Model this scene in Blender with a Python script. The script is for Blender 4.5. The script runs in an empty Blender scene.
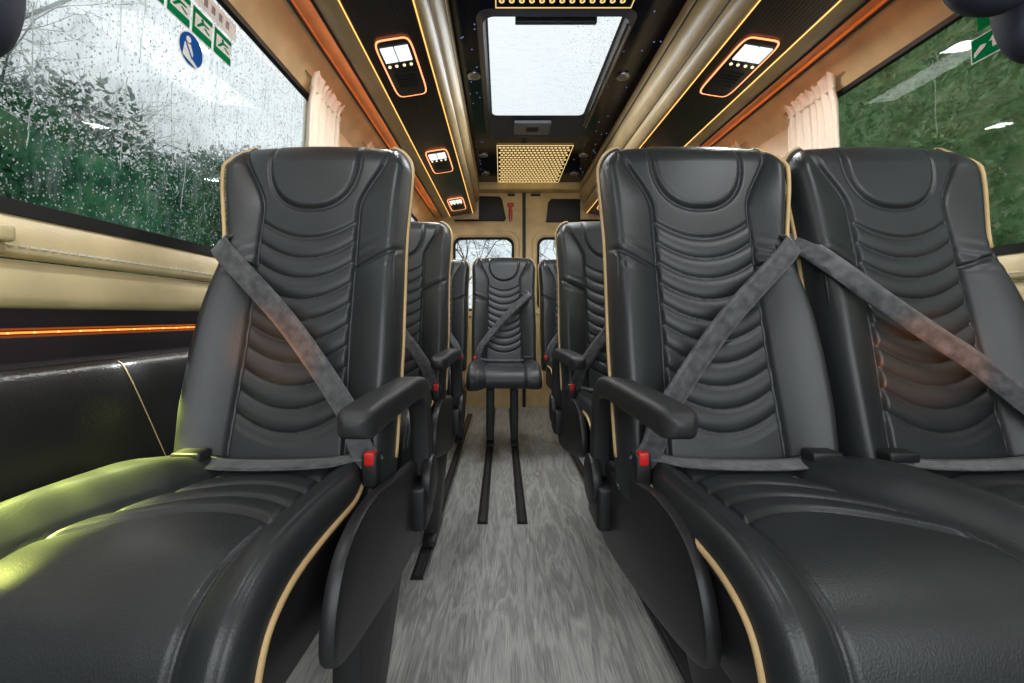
import bpy, bmesh, math, random
import numpy as np
from mathutils import Vector
random.seed(7); rng = np.random.default_rng(7)
PI = math.pi
scn = bpy.context.scene
C = scn.collection
H = 0.77            # camera height above the floor
CW = 0.231          # middle of the van, side walls
CL = 0.226          # middle of the van, lockers

# ------------------------------------------------------------------ materials
def newmat(name):
    m = bpy.data.materials.new(name); m.use_nodes = True
    nt = m.node_tree; b = nt.nodes['Principled BSDF']
    return m, nt, b
def nd(nt, t, **kw):
    n = nt.nodes.new(t)
    for k, v in kw.items():
        if k in n.inputs: n.inputs[k].default_value = v
        else: setattr(n, k, v)
    return n
def coords(nt, scale=(1,1,1), kind='Object'):
    tc = nd(nt, 'ShaderNodeTexCoord'); mp = nd(nt, 'ShaderNodeMapping')
    mp.inputs['Scale'].default_value = scale
    nt.links.new(tc.outputs[kind], mp.inputs['Vector'])
    return mp.outputs['Vector']
def bump(nt, b, h, strength, dist=0.001):
    bp = nd(nt, 'ShaderNodeBump'); bp.inputs['Strength'].default_value = strength
    bp.inputs['Distance'].default_value = dist
    nt.links.new(h, bp.inputs['Height']); nt.links.new(bp.outputs['Normal'], b.inputs['Normal'])
    return bp
def ramp(nt, fac, stops):
    r = nd(nt, 'ShaderNodeValToRGB')
    e = r.color_ramp.elements
    while len(e) < len(stops): e.new(0.5)
    for i, (p, c) in enumerate(stops):
        e[i].position = p; e[i].color = (*c, 1)
    nt.links.new(fac, r.inputs['Fac'])
    return r.outputs['Color']
def simple(name, col, rough=.5, metal=0, noise=0, nscale=200, spec=.5, bstr=.0, var=.12):
    m, nt, b = newmat(name)
    b.inputs['Roughness'].default_value = rough; b.inputs['Metallic'].default_value = metal
    b.inputs['Specular IOR Level'].default_value = spec
    v = coords(nt)
    n = nd(nt, 'ShaderNodeTexNoise', Scale=nscale, Detail=4.0); nt.links.new(v, n.inputs['Vector'])
    c0 = tuple(max(0, x*(1-var)) for x in col); c1 = tuple(min(1, x*(1+var)) for x in col)
    nt.links.new(ramp(nt, n.outputs['Fac'], [(.3, c0), (.7, c1)]), b.inputs['Base Color'])
    if bstr: bump(nt, b, n.outputs['Fac'], bstr)
    return m
def leather(name, col, rough=.42, scale=420, bs=.35):
    m, nt, b = newmat(name)
    v = coords(nt)
    vo = nd(nt, 'ShaderNodeTexVoronoi', Scale=scale); nt.links.new(v, vo.inputs['Vector'])
    n = nd(nt, 'ShaderNodeTexNoise', Scale=9.0, Detail=5.0); nt.links.new(v, n.inputs['Vector'])
    nt.links.new(ramp(nt, n.outputs['Fac'], [(.3, tuple(c*.85 for c in col)), (.7, tuple(c*1.15 for c in col))]), b.inputs['Base Color'])
    b.inputs['Roughness'].default_value = rough
    b.inputs['Specular IOR Level'].default_value = .5
    bump(nt, b, vo.outputs['Distance'], bs, .0006)
    return m
def emit(name, col, s):
    m = bpy.data.materials.new(name); m.use_nodes = True; nt = m.node_tree
    nt.nodes.clear()
    e = nd(nt, 'ShaderNodeEmission'); e.inputs['Color'].default_value = (*col, 1); e.inputs['Strength'].default_value = s
    o = nd(nt, 'ShaderNodeOutputMaterial'); nt.links.new(e.outputs[0], o.inputs['Surface'])
    return m
def glassmat(name, tint=(1,1,1), gloss=1.0, streak=0.0, blur=0.0):
    m = bpy.data.materials.new(name); m.use_nodes = True; nt = m.node_tree; nt.nodes.clear()
    tr = nd(nt, 'ShaderNodeBsdfTransparent'); tr.inputs['Color'].default_value = (*tint, 1)
    gl = nd(nt, 'ShaderNodeBsdfGlossy'); gl.inputs['Roughness'].default_value = .02
    fr = nd(nt, 'ShaderNodeFresnel', IOR=1.5)
    mu = nd(nt, 'ShaderNodeMath', operation='MULTIPLY'); mu.inputs[1].default_value = gloss
    mx = nd(nt, 'ShaderNodeMixShader'); o = nd(nt, 'ShaderNodeOutputMaterial')
    nt.links.new(fr.outputs[0], mu.inputs[0]); nt.links.new(mu.outputs[0], mx.inputs[0])
    nt.links.new(tr.outputs[0], mx.inputs[1]); nt.links.new(gl.outputs[0], mx.inputs[2])
    last = mx.outputs[0]
    if blur:
        rf = nd(nt, 'ShaderNodeBsdfRefraction', IOR=1.08, Roughness=.25); rf.inputs['Color'].default_value = (*tint, 1)
        mb = nd(nt, 'ShaderNodeMixShader'); mb.inputs[0].default_value = blur
        nt.links.new(tr.outputs[0], mb.inputs[1]); nt.links.new(rf.outputs[0], mb.inputs[2]); nt.links.new(mb.outputs[0], mx.inputs[1])
    if streak:
        v = coords(nt, (3, 14, 3))
        n = nd(nt, 'ShaderNodeTexNoise', Scale=6.0, Detail=6.0); nt.links.new(v, n.inputs['Vector'])
        f = ramp(nt, n.outputs['Fac'], [(.5, (0,0,0)), (.75, (streak,)*3)])
        df = nd(nt, 'ShaderNodeBsdfTranslucent'); df.inputs['Color'].default_value = (.8,.85,.87,1)
        m2 = nd(nt, 'ShaderNodeMixShader'); nt.links.new(f, m2.inputs[0])
        nt.links.new(last, m2.inputs[1]); nt.links.new(df.outputs[0], m2.inputs[2]); last = m2.outputs[0]
    nt.links.new(last, o.inputs['Surface'])
    return m

M = {}
M['leather'] = leather('black_leather', (.022,.026,.028), .40)
M['leather_side'] = leather('black_vinyl', (.016,.016,.018), .45)
M['panel_leather'] = leather('panel_leather', (.016,.016,.016), .30, 260, .7)
M['shell'] = simple('seat_shell', (.03,.03,.045), .42, bstr=.1, nscale=600)
M['black'] = simple('black_plastic', (.014,.014,.016), .42, bstr=.25, nscale=900)
M['armpad'] = simple('arm_plastic', (.022,.022,.024), .45, bstr=.4, nscale=1200)
M['belt'] = None
M['cream_pipe'] = leather('cream_piping', (.62,.42,.20), .5)
M['black_pipe'] = leather('black_piping', (.02,.02,.022), .35)
M['cream'] = leather('cream_vinyl', (.80,.64,.36), .40, 300, .35)
M['cream2'] = leather('cream_vinyl_upper', (.76,.56,.30), .42, 300, .3)
M['cream_door'] = leather('cream_door', (.70,.50,.24), .5, 200, .3)
M['darktrim'] = simple('dark_trim', (.028,.022,.026), .38, bstr=.15, nscale=500)
M['ceil'] = simple('ceiling_navy', (.004,.006,.016), .14, nscale=3, var=.3, spec=.35)
M['lining'] = leather('tan_trim', (.46,.34,.19), .40, 500, .2)
M['silver'] = simple('brushed_aluminium', (.6,.6,.6), .3, metal=1, nscale=80)
M['red'] = simple('red_plastic', (.6,.015,.012), .35)
M['white'] = simple('white_print', (.85,.87,.85), .9, spec=.1)
M['green'] = simple('green_print', (.0,.22,.07), .9, spec=.05)
M['blue'] = simple('blue_print', (.01,.09,.36), .9, spec=.05)
M['navy'] = simple('navy_fabric', (.016,.019,.036), .7, bstr=.3, nscale=600)
M['rubber'] = simple('rubber', (.012,.012,.012), .6)
M['hatch'] = simple('hatch_frame_plastic', (.055,.06,.085), .3)
M['greyplastic'] = simple('grey_plastic', (.20,.21,.25), .35)
M['curtain'] = simple('curtain_cloth', (.88,.76,.62), .85, bstr=.3, nscale=900, spec=.2)
M['led_y'] = emit('led_amber', (1,.52,.14), 1.9)
M['led_o'] = emit('led_orange', (1,.28,.11), 2.6)
M['led_side'] = emit('led_side', (1,.2,.03), 2.6)
M['led_cove'] = emit('led_cove', (1,.25,.06), 9)
M['led_dot'] = emit('led_dot', (1,.85,.5), 1.5)
M['led_vent'] = emit('led_vent', (1,.70,.28), .95)
M['led_w'] = emit('lamp_white', (.93,1,1), 1.15)
M['led_floor'] = emit('led_yellow', (.9,1,.25), 14)
M['star'] = emit('star', (.3,.45,1), .5)
M['glass'] = glassmat('window_glass', (.97,.99,.98), .45, .3, .4)
M['glass_d'] = glassmat('window_glass_right', (.88,.95,.88), .5, .12, .55)
M['glass_r'] = glassmat('rear_glass', (.95,.98,1), 1.0)
M['glass_s'] = glassmat('roof_glass', (1,1,1), .6, .3)

def mk_belt():
    m, nt, b = newmat('belt_webbing')
    v = coords(nt)
    w = nd(nt, 'ShaderNodeTexWave', Scale=260.0, Distortion=1.0, bands_direction='DIAGONAL'); nt.links.new(v, w.inputs['Vector'])
    n = nd(nt, 'ShaderNodeTexNoise', Scale=60.0, Detail=6.0); nt.links.new(v, n.inputs['Vector'])
    nt.links.new(ramp(nt, n.outputs['Fac'], [(.35, (.035,.037,.042)), (.7, (.11,.115,.125))]), b.inputs['Base Color'])
    b.inputs['Roughness'].default_value = .38
    b.inputs['Sheen Weight'].default_value = .3
    bump(nt, b, w.outputs['Fac'], .5, .001); return m
M['belt'] = mk_belt()

def mk_slats():
    m, nt, b = newmat('dark_ribbed_panel')
    v = coords(nt, (1,1,1))
    w = nd(nt, 'ShaderNodeTexWave', Scale=28.0, Distortion=.3, bands_direction='X'); nt.links.new(v, w.inputs['Vector'])
    nt.links.new(ramp(nt, w.outputs['Fac'], [(.2, (.016,.013,.012)), (.9, (.030,.026,.025))]), b.inputs['Base Color'])
    b.inputs['Roughness'].default_value = .3
    bump(nt, b, w.outputs['Fac'], .25, .001); return m
M['slats'] = mk_slats()

def mk_floor():
    m, nt, b = newmat('grey_wood_vinyl')
    v = coords(nt, (9, 1.1, 1))
    n = nd(nt, 'ShaderNodeTexNoise', Scale=2.2, Detail=7.0, Distortion=1.6); nt.links.new(v, n.inputs['Vector'])
    mm = nd(nt, 'ShaderNodeMath', operation='MULTIPLY'); mm.inputs[1].default_value = 26
    ss = nd(nt, 'ShaderNodeMath', operation='SINE')
    nt.links.new(n.outputs['Fac'], mm.inputs[0]); nt.links.new(mm.outputs[0], ss.inputs[0])
    v2 = coords(nt, (160, 5, 1))
    n2 = nd(nt, 'ShaderNodeTexNoise', Scale=3.0, Detail=5.0); nt.links.new(v2, n2.inputs['Vector'])
    ad = nd(nt, 'ShaderNodeMath', operation='MULTIPLY_ADD'); ad.inputs[1].default_value = .12
    nt.links.new(ss.outputs[0], ad.inputs[0]); nt.links.new(n2.outputs['Fac'], ad.inputs[2])
    nt.links.new(ramp(nt, ad.outputs[0], [(.25, (.17,.17,.16)), (.5, (.29,.288,.272)), (.75, (.43,.425,.40))]), b.inputs['Base Color'])
    b.inputs['Roughness'].default_value = .38
    bump(nt, b, ad.outputs[0], .25, .001)
    return m
M['floor'] = mk_floor()

def mk_foliage(name, stops, scale=1.5):
    m, nt, b = newmat(name)
    v = coords(nt)
    n = nd(nt, 'ShaderNodeTexNoise', Scale=scale, Detail=9.0, Roughness=.75); nt.links.new(v, n.inputs['Vector'])
    c = ramp(nt, n.outputs['Fac'], stops); nt.links.new(c, b.inputs['Base Color'])
    b.inputs['Roughness'].default_value = .7; b.inputs['Specular IOR Level'].default_value = .1
    return m
M['hedge'] = mk_foliage('hedge_leaves', [(.38,(.004,.02,.012)),(.47,(.02,.095,.05)),(.54,(.07,.24,.12)),(.62,(.16,.24,.12))], 3.0)
M['bank'] = mk_foliage('bank_leaves', [(.36,(.02,.05,.02)),(.45,(.14,.26,.11)),(.53,(.42,.60,.32)),(.62,(.62,.55,.36))], 1.8)
M['bark'] = simple('wet_bark', (.075,.075,.07), .8, nscale=20)
M['grass'] = simple('wet_grass', (.06,.12,.05), .9, nscale=3, var=.4)

m, nt, b = newmat('raindrop'); M['rain'] = m
b.inputs['Base Color'].default_value = (.9,.95,.95,1); b.inputs['Roughness'].default_value = .05
b.inputs['IOR'].default_value = 1.33; b.inputs['Transmission Weight'].default_value = .6

# ------------------------------------------------------------------ mesh helpers
def wloc(p):
    v = np.zeros(3)
    while p is not None:
        v += np.array(p.location); p = p.parent
    return v
def mk(name, verts, faces, mat, parent=None, smooth=True, kind=None, fixn=True, angle=None):
    verts = np.asarray(verts, float)
    if parent is None:
        lo = verts.min(0); hi = verts.max(0)
        org = np.array([(lo[0]+hi[0])/2, (lo[1]+hi[1])/2, lo[2]])
        vv = verts - org
    else:
        vv = verts - wloc(parent); org = None
    me = bpy.data.meshes.new(name)
    me.from_pydata([tuple(v) for v in vv], [], [tuple(f) for f in faces])
    if fixn:
        bm = bmesh.new(); bm.from_mesh(me)
        bmesh.ops.recalc_face_normals(bm, faces=bm.faces)
        bm.to_mesh(me); bm.free()
    me.polygons.foreach_set('use_smooth', [smooth]*len(me.polygons))
    if smooth and angle:
        me.set_sharp_from_angle(angle=angle)
    me.materials.append(mat)
    o = bpy.data.objects.new(name, me); C.objects.link(o)
    if parent is None: o.location = org
    else: o.parent = parent
    if kind: o['kind'] = kind
    return o
def empty(name, loc=(0,0,0)):
    o = bpy.data.objects.new(name, None); o.empty_display_size = .05; C.objects.link(o); o.location = loc
    return o
def tag(o, label, cat, group=None, kind=None):
    o['label'] = label; o['category'] = cat
    if group: o['group'] = group
    if kind: o['kind'] = kind
    return o
class MB:
    def __init__(s): s.v = []; s.f = []
    def add(s, v, f):
        n = len(s.v); s.v += [tuple(map(float, p)) for p in v]; s.f += [tuple(i+n for i in q) for q in f]; return s
    def box(s, a, b):
        (x0,y0,z0),(x1,y1,z1) = a, b
        return s.add([(x0,y0,z0),(x1,y0,z0),(x1,y1,z0),(x0,y1,z0),(x0,y0,z1),(x1,y0,z1),(x1,y1,z1),(x0,y1,z1)],
                     [(0,3,2,1),(4,5,6,7),(0,1,5,4),(1,2,6,5),(2,3,7,6),(3,0,4,7)])
    def rbox(s, a, b, r):
        """box with bevelled edges"""
        bm = bmesh.new(); bmesh.ops.create_cube(bm, size=1)
        a = np.array(a, float); b = np.array(b, float)
        for v in bm.verts: v.co = Vector(((a+b)/2 + np.array(v.co)*(b-a)))
        bmesh.ops.bevel(bm, geom=bm.edges[:], offset=r, segments=3, profile=.5, affect='EDGES')
        bm.verts.index_update()
        vs = [tuple(v.co) for v in bm.verts]; fs = [tuple(v.index for v in f.verts) for f in bm.faces]; bm.free()
        return s.add(vs, fs)
    def prism(s, poly, x0, x1, axis=0, bev=0):
        """poly (a,b) extruded along an axis; optional bevelled rims"""
        n = len(poly)
        P = np.array(poly, float); c = P.mean(0)
        def pt(p, x):
            if axis == 0: return (x, p[0], p[1])
            if axis == 1: return (p[0], x, p[1])
            return (p[0], p[1], x)
        layers = []
        if bev:
            # inset polygon along bisectors
            Q = []
            area = sum(P[i][0]*P[(i+1)%n][1]-P[(i+1)%n][0]*P[i][1] for i in range(n))
            sg = 1 if area > 0 else -1
            for i in range(n):
                e0 = P[i]-P[i-1]; e1 = P[(i+1)%n]-P[i]
                n0 = np.array([-e0[1], e0[0]])/ (np.linalg.norm(e0)+1e-9)*sg; n1 = np.array([-e1[1], e1[0]])/(np.linalg.norm(e1)+1e-9)*sg
                bb = n0+n1; L = max(.4, np.dot(bb, bb)/2)
                Q.append(P[i]+bb/L*bev)
            Q = np.array(Q); d = 1 if x1 > x0 else -1
            Mid = P + (Q-P)*.3
            layers = [(Q, x0), (Mid, x0+d*bev*.3), (P, x0+d*bev), (P, x1-d*bev), (Mid, x1-d*bev*.3), (Q, x1)]
        else: layers = [(P, x0), (P, x1)]
        vs = []; fs = []
        for L, x in layers: vs += [pt(p, x) for p in L]
        for k in range(len(layers)-1):
            for i in range(n):
                j = (i+1) % n; fs.append((k*n+i, k*n+j, (k+1)*n+j, (k+1)*n+i))
        fs.append(tuple(range(n))); fs.append(tuple((len(layers)-1)*n+i for i in range(n)))
        return s.add(vs, fs)
    def sweep(s, path, sec, closed=False, scales=None, up=(1,0,0), cap=True):
        """sweep a 2-D section (a along up, b along the side normal) along a path"""
        P = np.array(path, float); n = len(P); k = len(sec); U0 = np.array(up, float)
        vs = []
        for i in range(n):
            if closed: t = P[(i+1)%n]-P[i-1]
            else: t = P[min(i+1, n-1)]-P[max(i-1, 0)]
            t = t/(np.linalg.norm(t)+1e-12)
            u = U0 - np.dot(U0, t)*t
            if np.linalg.norm(u) < 1e-3: u = np.array([0,0,1.]) - t[2]*t
            u /= np.linalg.norm(u); w = np.cross(t, u)
            sc = 1 if scales is None else scales[i]
            for a, bq in sec: vs.append(P[i] + u*a*sc + w*bq*sc)
        fs = []
        for i in range(n if closed else n-1):
            j = (i+1) % n
            for q in range(k):
                r = (q+1) % k; fs.append((i*k+q, i*k+r, j*k+r, j*k+q))
        if cap and not closed: fs.append(tuple(range(k))); fs.append(tuple((n-1)*k+q for q in range(k)))
        return s.add(vs, fs)
    def tube(s, path, r, closed=False, n=8, up=(1,0,0)):
        return s.sweep(path, [(r*math.cos(2*PI*i/n), r*math.sin(2*PI*i/n)) for i in range(n)], closed, up=up)
    def cyl(s, c, axis, r, h, n=24, bev=0):
        c = np.array(c, float); a = np.array(axis, float); a /= np.linalg.norm(a)
        prof = [(0,r-bev),(bev*.3,r-bev*.3),(bev,r),(h-bev,r),(h-bev*.3,r-bev*.3),(h,r-bev)] if bev else [(0,r),(h,r)]
        t = np.array([1.,0,0]) if abs(a[0]) < .9 else np.array([0,1.,0])
        u = np.cross(a, t); u /= np.linalg.norm(u); w = np.cross(a, u)
        vs = [c + a*hh + (u*math.cos(2*PI*i/n)+w*math.sin(2*PI*i/n))*rr for hh, rr in prof for i in range(n)]
        fs = [(k*n+i, k*n+(i+1)%n, (k+1)*n+(i+1)%n, (k+1)*n+i) for k in range(len(prof)-1) for i in range(n)]
        fs += [tuple(range(n)), tuple((len(prof)-1)*n+i for i in range(n))]
        return s.add(vs, fs)
    def grid(s, P):
        P = np.asarray(P); a, bq = P.shape[:2]
        fs = [(i*bq+j, i*bq+j+1, (i+1)*bq+j+1, (i+1)*bq+j) for i in range(a-1) for j in range(bq-1)]
        return s.add(P.reshape(-1, 3), fs)
    def build(s, name, mat, parent=None, **kw): return mk(name, s.v, s.f, mat, parent, **kw)
def rsec(w, h, r, k=3):
    out = []
    for cx, cy, a0 in ((w/2-r, h/2-r, 0), (-w/2+r, h/2-r, 90), (-w/2+r, -h/2+r, 180), (w/2-r, -h/2+r, 270)):
        for i in range(k+1):
            a = math.radians(a0+90*i/k); out.append((cx+r*math.cos(a), cy+r*math.sin(a)))
    return out
def smooth_path(pts, n=10):
    P = np.array(pts, float); out = []
    for i in range(len(P)-1):
        p0 = P[max(i-1, 0)]; p1 = P[i]; p2 = P[i+1]; p3 = P[min(i+2, len(P)-1)]
        for k in range(n):
            t = k/n; out.append(.5*((2*p1)+(-p0+p2)*t+(2*p0-5*p1+4*p2-p3)*t*t+(-p0+3*p1-3*p2+p3)*t**3))
    out.append(P[-1]); return np.array(out)
def table(zs, ws, sig=.012):
    g = np.linspace(zs[0]-.1, zs[-1]+.1, 900); v = np.interp(g, zs, ws)
    k = int(sig/(g[1]-g[0])*3); kk = np.exp(-.5*(np.arange(-k, k+1)*(g[1]-g[0])/sig)**2); kk /= kk.sum()
    vs = np.convolve(np.pad(v, k, 'edge'), kk, 'valid')
    return lambda z: np.interp(z, g, vs)
def sst(x, a, b):
    t = np.clip((x-a)/(b-a), 0, 1); return t*t*(3-2*t)

# ------------------------------------------------------------------ seats
ZT = 1.165
def base_y(z): return .222*(z-.49)
W_OUT = table([.45,.50,.60,.70,.78,.84,.88,.91,.94,1.05,1.11,1.165], [.198,.204,.211,.208,.200,.190,.179,.172,.173,.196,.203,.203])
W_IN = table([.45,.50,.70,.90,.95,1.05,1.11,1.165], [.200,.203,.206,.202,.202,.206,.208,.206])
W_SHO = table([.40,.80,.88,.91,.94,1.05,1.11,1.165], [.17,.173,.173,.174,.176,.198,.205,.204])
def corner(z): return .055*(1-np.sqrt(1-np.clip((z-1.10)/(ZT+.0001-1.10), 0, 1)**2))
def seat_back(m, sym):
    z = np.concatenate([np.linspace(.43, 1.115, 250), 1.115+.05*np.sin(np.linspace(0, PI/2, 12)[1:])])
    s = np.linspace(-.86, .86, 150); ph = np.linspace(0, PI/2, 11)[1:]
    s = np.concatenate([-(.86+.14*np.sin(ph))[::-1], s, .86+.14*np.sin(ph)])
    S, Z = np.meshgrid(s, z)
    wo = W_IN(Z) if sym else W_OUT(Z)
    HW = np.where(S > 0, wo, W_IN(Z)) - corner(Z)
    X = S*HW; ax = np.abs(X)
    a = np.clip((np.abs(S)-.86)/.14, 0, 1); bz = np.clip((Z-1.115)/.05, 0, 1)
    pw = .104 + .058*sst(Z, 1.0, 1.16) + .008*sst(-Z, -.75, -.5)
    body = 1-sst(Z, .76, .97)
    B = .028 + .017*body
    w = np.clip((ax-pw)/np.maximum(.02, HW-pw), 0, 1)
    p = B*(.55*w + .45*np.sin(PI/2*np.clip(w*1.2, 0, 1)))
    cen = 1-sst(ax, pw-.008, pw+.002)
    # scalloped ribs on the middle panel
    q = Z - .036*(X/.10)**2
    q0 = .937; pch = .0435
    ribz = cen*sst(q, .525, .545)*(1-sst(q, q0-.002, q0+.002))
    p += ribz*(.0095*np.abs(np.sin(PI*(q-q0)/pch))**.5 - .002)
    # crescent and head pad
    dU = (np.clip((ax/.100)**2.3 + (np.clip(1.125-Z, 0, 1)/.122)**2.3, 1e-9, None)**(1/2.3)-1)*.098
    head = sst(q, q0-.001, q0+.012)
    p += head*(1-sst(ax, pw-.01, pw))*.006
    p += (1-sst(dU, -.012, 0))*.007*sst(Z, .98, 1.0)
    p -= head*.005*np.exp(-(dU/.0034)**2)
    p -= .006*np.exp(-((ax-pw)/.0036)**2)
    # lower flat area lumps out a little
    p += cen*(1-sst(q, .52, .54))*.006
    # shoulder seam rising outwards and the bolster welt
    zl = .872 + (ax-pw)*.45
    p -= np.where(ax > pw, 1, 0)*.008*np.exp(-((Z-zl)/.0045)**2)
    p += np.where(ax > pw, 1, 0)*(1-sst(Z, zl-.02, zl))*.005*np.sin(PI*np.clip(w, 0, 1))
    # soft creases near the shoulder
    p += np.where(ax > pw, .0018, 0)*np.sin((Z*1.0+X*.4)*230)*np.exp(-((Z-.90)/.03)**2)
    roll = .034*(1-np.sqrt(1-a**2)*np.sqrt(1-bz**2))
    Y = base_y(Z) - p*(1-bz*.6)*np.sqrt(np.clip(1-a**2,0,1)) + roll
    Zf = Z - .010*(X/.2)**2*sst(Z, .95, 1.15)
    G = np.stack([X*m, Y, Zf], -1)
    # returns round the rim
    def side(col, f, dy):
        c = G[:, col].copy(); c[:, 0] *= f; c[:, 1] = base_y(Z[:, col]) + dy; return c[:, None]
    G = np.concatenate([side(0, .80, .060), side(0, .985, .046), G, side(-1, .985, .046), side(-1, .80, .060)], 1)
    r1 = G[-1:].copy(); r1[..., 1] += .03; r1[..., 2] -= .004
    r0 = G[:1].copy(); r0[..., 1] += .06; r0[..., 2] += .01
    G = np.concatenate([r0, G, r1], 0)
    return MB().grid(G)
def shell_outline(m, sym, n=26):
    zz = np.linspace(.44, 1.10, 40)
    def hw(z, si):
        return (W_SHO(z) if (si > 0 and not sym) else W_IN(z)-.001) - corner(z)
    up = [(hw(z, 1), z) for z in zz]
    cr = [(hw(z, 1), z) for z in (1.10 + (ZT-1.10)*np.sin(np.linspace(0, PI/2, 10)[1:]))]
    R = up+cr
    zz2 = [(-hw(z, -1), z) for z in np.concatenate([zz, 1.10 + (ZT-1.10)*np.sin(np.linspace(0, PI/2, 10)[1:])])]
    top = [(x, ZT-.010*(x/.2)**2) for x in np.linspace(.13, -.13, 8)]
    pts = R[:-1] + [(R[-1][0], R[-1][1]-.006)] + top + [(zz2[-1][0], zz2[-1][1]-.006)] + zz2[:-1][::-1]
    return [(x*m, z) for x, z in pts]
def ribbon(path, wdir, w, th=.0025):
    b = MB(); P = np.array(path, float); n = len(P)
    vs = []
    for i in range(n):
        t = P[min(i+1, n-1)]-P[max(i-1, 0)]; t /= np.linalg.norm(t)
        u = np.array(wdir if not callable(wdir) else wdir(i/(n-1)), float); u -= np.dot(u, t)*t; u /= np.linalg.norm(u)
        nn = np.cross(t, u)
        for k in (-1, -.5, 0, .5, 1): vs.append(P[i]+u*w/2*k+nn*th*(.5 + .0*k))
        for k in (1, .5, 0, -.5, -1): vs.append(P[i]+u*w/2*k-nn*th*.5)
    f = []
    for i in range(n-1):
        for q in range(10): f.append((i*10+q, i*10+(q+1)%10, (i+1)*10+(q+1)%10, (i+1)*10+q))
    f += [tuple(range(10)), tuple((n-1)*10+q for q in range(10))]
    return b.add(vs, f)

def make_seat(m, arm, belt, legs, armx=.195, sym=False, name='passenger_seat'):
    """m: side the outer (window) bolster is on; belt: side (+1/-1 in seat x) of the shoulder anchor"""
    root = empty(name)
    seat_back(m, sym).build('backrest', M['leather'], root)
    # shell behind
    ol = shell_outline(m, sym); b = MB(); n = len(ol)
    vs = []
    for dy, sc in ((.030, 1.0), (.062, 1.0), (.085, .965), (.098, .88), (.102, .5)):
        for x, z in ol:
            zz = .76+(z-.76)*(1-(1-sc)*.45); vs.append((x*sc, base_y(z)+dy, zz))
    fs = []
    for k in range(4):
        for i in range(n):
            j = (i+1) % n; fs.append((k*n+i, k*n+j, (k+1)*n+j, (k+1)*n+i))
    fs += [tuple(range(n)), tuple(4*n+i for i in range(n))]
    b.add(vs, fs).build('back_shell', M['shell'], root, angle=.9)
    MB().tube([(x*(1.008 if x*m < 0 or sym else .996-.018*float(1-sst(z, 1.09, 1.155))), base_y(z)+.034-(.046*float(sst(x*m, .10, .17))*float(1-sst(z, 1.09, 1.165)) if not sym else 0), z+(.001 if abs(x) > .16 else -.002)) for x, z in ol if z > (.48 if x*m < 0 or sym else .90)], .0042, n=8, up=(0,1,0)).build('cream_piping', M['cream_pipe'], root)
    # black welt round the lower bolster
    if not sym:
        zz = np.linspace(.47, .905, 40)
        for si, W in ((1, W_OUT), (-1, W_IN)):
            pts = [(m*si*(W(z)-.012), base_y(z)-.018, z) for z in zz]
            MB().tube(pts, .0045, n=8, up=(0,1,0)).build('bolster_welt', M['black_pipe'], root)
    # cushion
    wi, wo = (.176, .226) if not sym else (.202, .202)
    path = smooth_path([(.075,.487),(0,.488),(-.12,.492),(-.25,.497),(-.33,.492),(-.385,.468),(-.412,.425),(-.415,.385),(-.405,.355)], 14)
    # even resample
    L = np.concatenate([[0], np.cumsum(np.linalg.norm(np.diff(path, axis=0), axis=1))])
    tt = np.linspace(0, L[-1], 190); py = np.interp(tt, L, path[:, 0]); pz = np.interp(tt, L, path[:, 1])
    if sym: pz = np.where(pz < .488, .488-(.488-pz)*.72, pz)
    ty = np.gradient(py); tz = np.gradient(pz); nl = np.hypot(ty, tz); ny = tz/nl; nz = -ty/nl
    s = np.linspace(-.88, .88, 130); ph = np.linspace(0, PI/2, 9)[1:]
    s = np.concatenate([-(.88+.12*np.sin(ph))[::-1], s, .88+.12*np.sin(ph)])
    S, PY = np.meshgrid(s, py); _, PZ = np.meshgrid(s, pz); _, NY = np.meshgrid(s, ny); _, NZ = np.meshgrid(s, nz); _, TT = np.meshgrid(s, tt)
    X = S*np.where(S > 0, wo, wi)
    narrow = 1 - .16*(1-sst(TT, .02, .22))*np.where(S < 0, 1, .3); X = X*narrow
    a = np.clip((np.abs(S)-.88)/.12, 0, 1)
    so = .09+.07*sst(TT, .1, .40) if not sym else .115
    front = 1-sst(TT, .36, .50)
    r = np.where(X > 0, (.046*(.45+.55*sst(TT, .05, .22)) if not sym else .02)*np.sin(PI/2*np.clip((X-so)/.048, 0, 1))*(.35+.65*front), (.022*np.sin(PI/2*np.clip((-X-.105)/.05, 0, 1))))
    r = r - .006*np.exp(-((np.where(X > 0, X-so, -X-.105))/.004)**2)
    r = r - .003*np.exp(-((-X-.155)/.003)**2)
    q = PY + .05*(X/.115)**2
    cenm = np.where(X > 0, 1-sst(X, so-.01, so), 1-sst(-X, .108, .118))
    for k, yl in enumerate((-.045, -.098, -.150, -.200)):
        r = r - cenm*.0055*np.exp(-((q-yl)/.0055)**2)
    r = r + cenm*.004*(sst(q, -.20, -.19))*np.abs(np.sin(PI*(q+.2)/.052))**.6
    r = r + cenm*.004*np.sin(PI*np.clip((TT-.3)/.3, 0, 1))
    r = r*np.sqrt(1-a**2) - .020*(1-np.sqrt(1-a**2))
    G = np.stack([X*m, PY+NY*r, PZ+NZ*r], -1)
    def cs(col, f, dn):
        c = G[:, col].copy(); c[:, 0] *= f; c[:, 1] -= NY[:, 0]*dn; c[:, 2] -= NZ[:, 0]*dn; return c[:, None]
    G = np.concatenate([cs(0, .97, .022), cs(0, 1, .012), G, cs(-1, 1, .012), cs(-1, .97, .022)], 1)
    MB().grid(G).build('cushion', M['leather'], root)
    for si, wv in ((-1, wi), (1, wo)):
        pts = [(m*si*wv*1.0*(1-.16*(1-sst(t, .02, .22))*(1 if si < 0 else .3)), y-nyy*.022, z-nzz*.022) for t, y, z, nyy, nzz in zip(tt[12:], py[12:], pz[12:], ny[12:], nz[12:])][::4]
        MB().tube(pts, .0048, n=8).build('cushion_piping', M['cream_pipe'], root)
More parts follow.
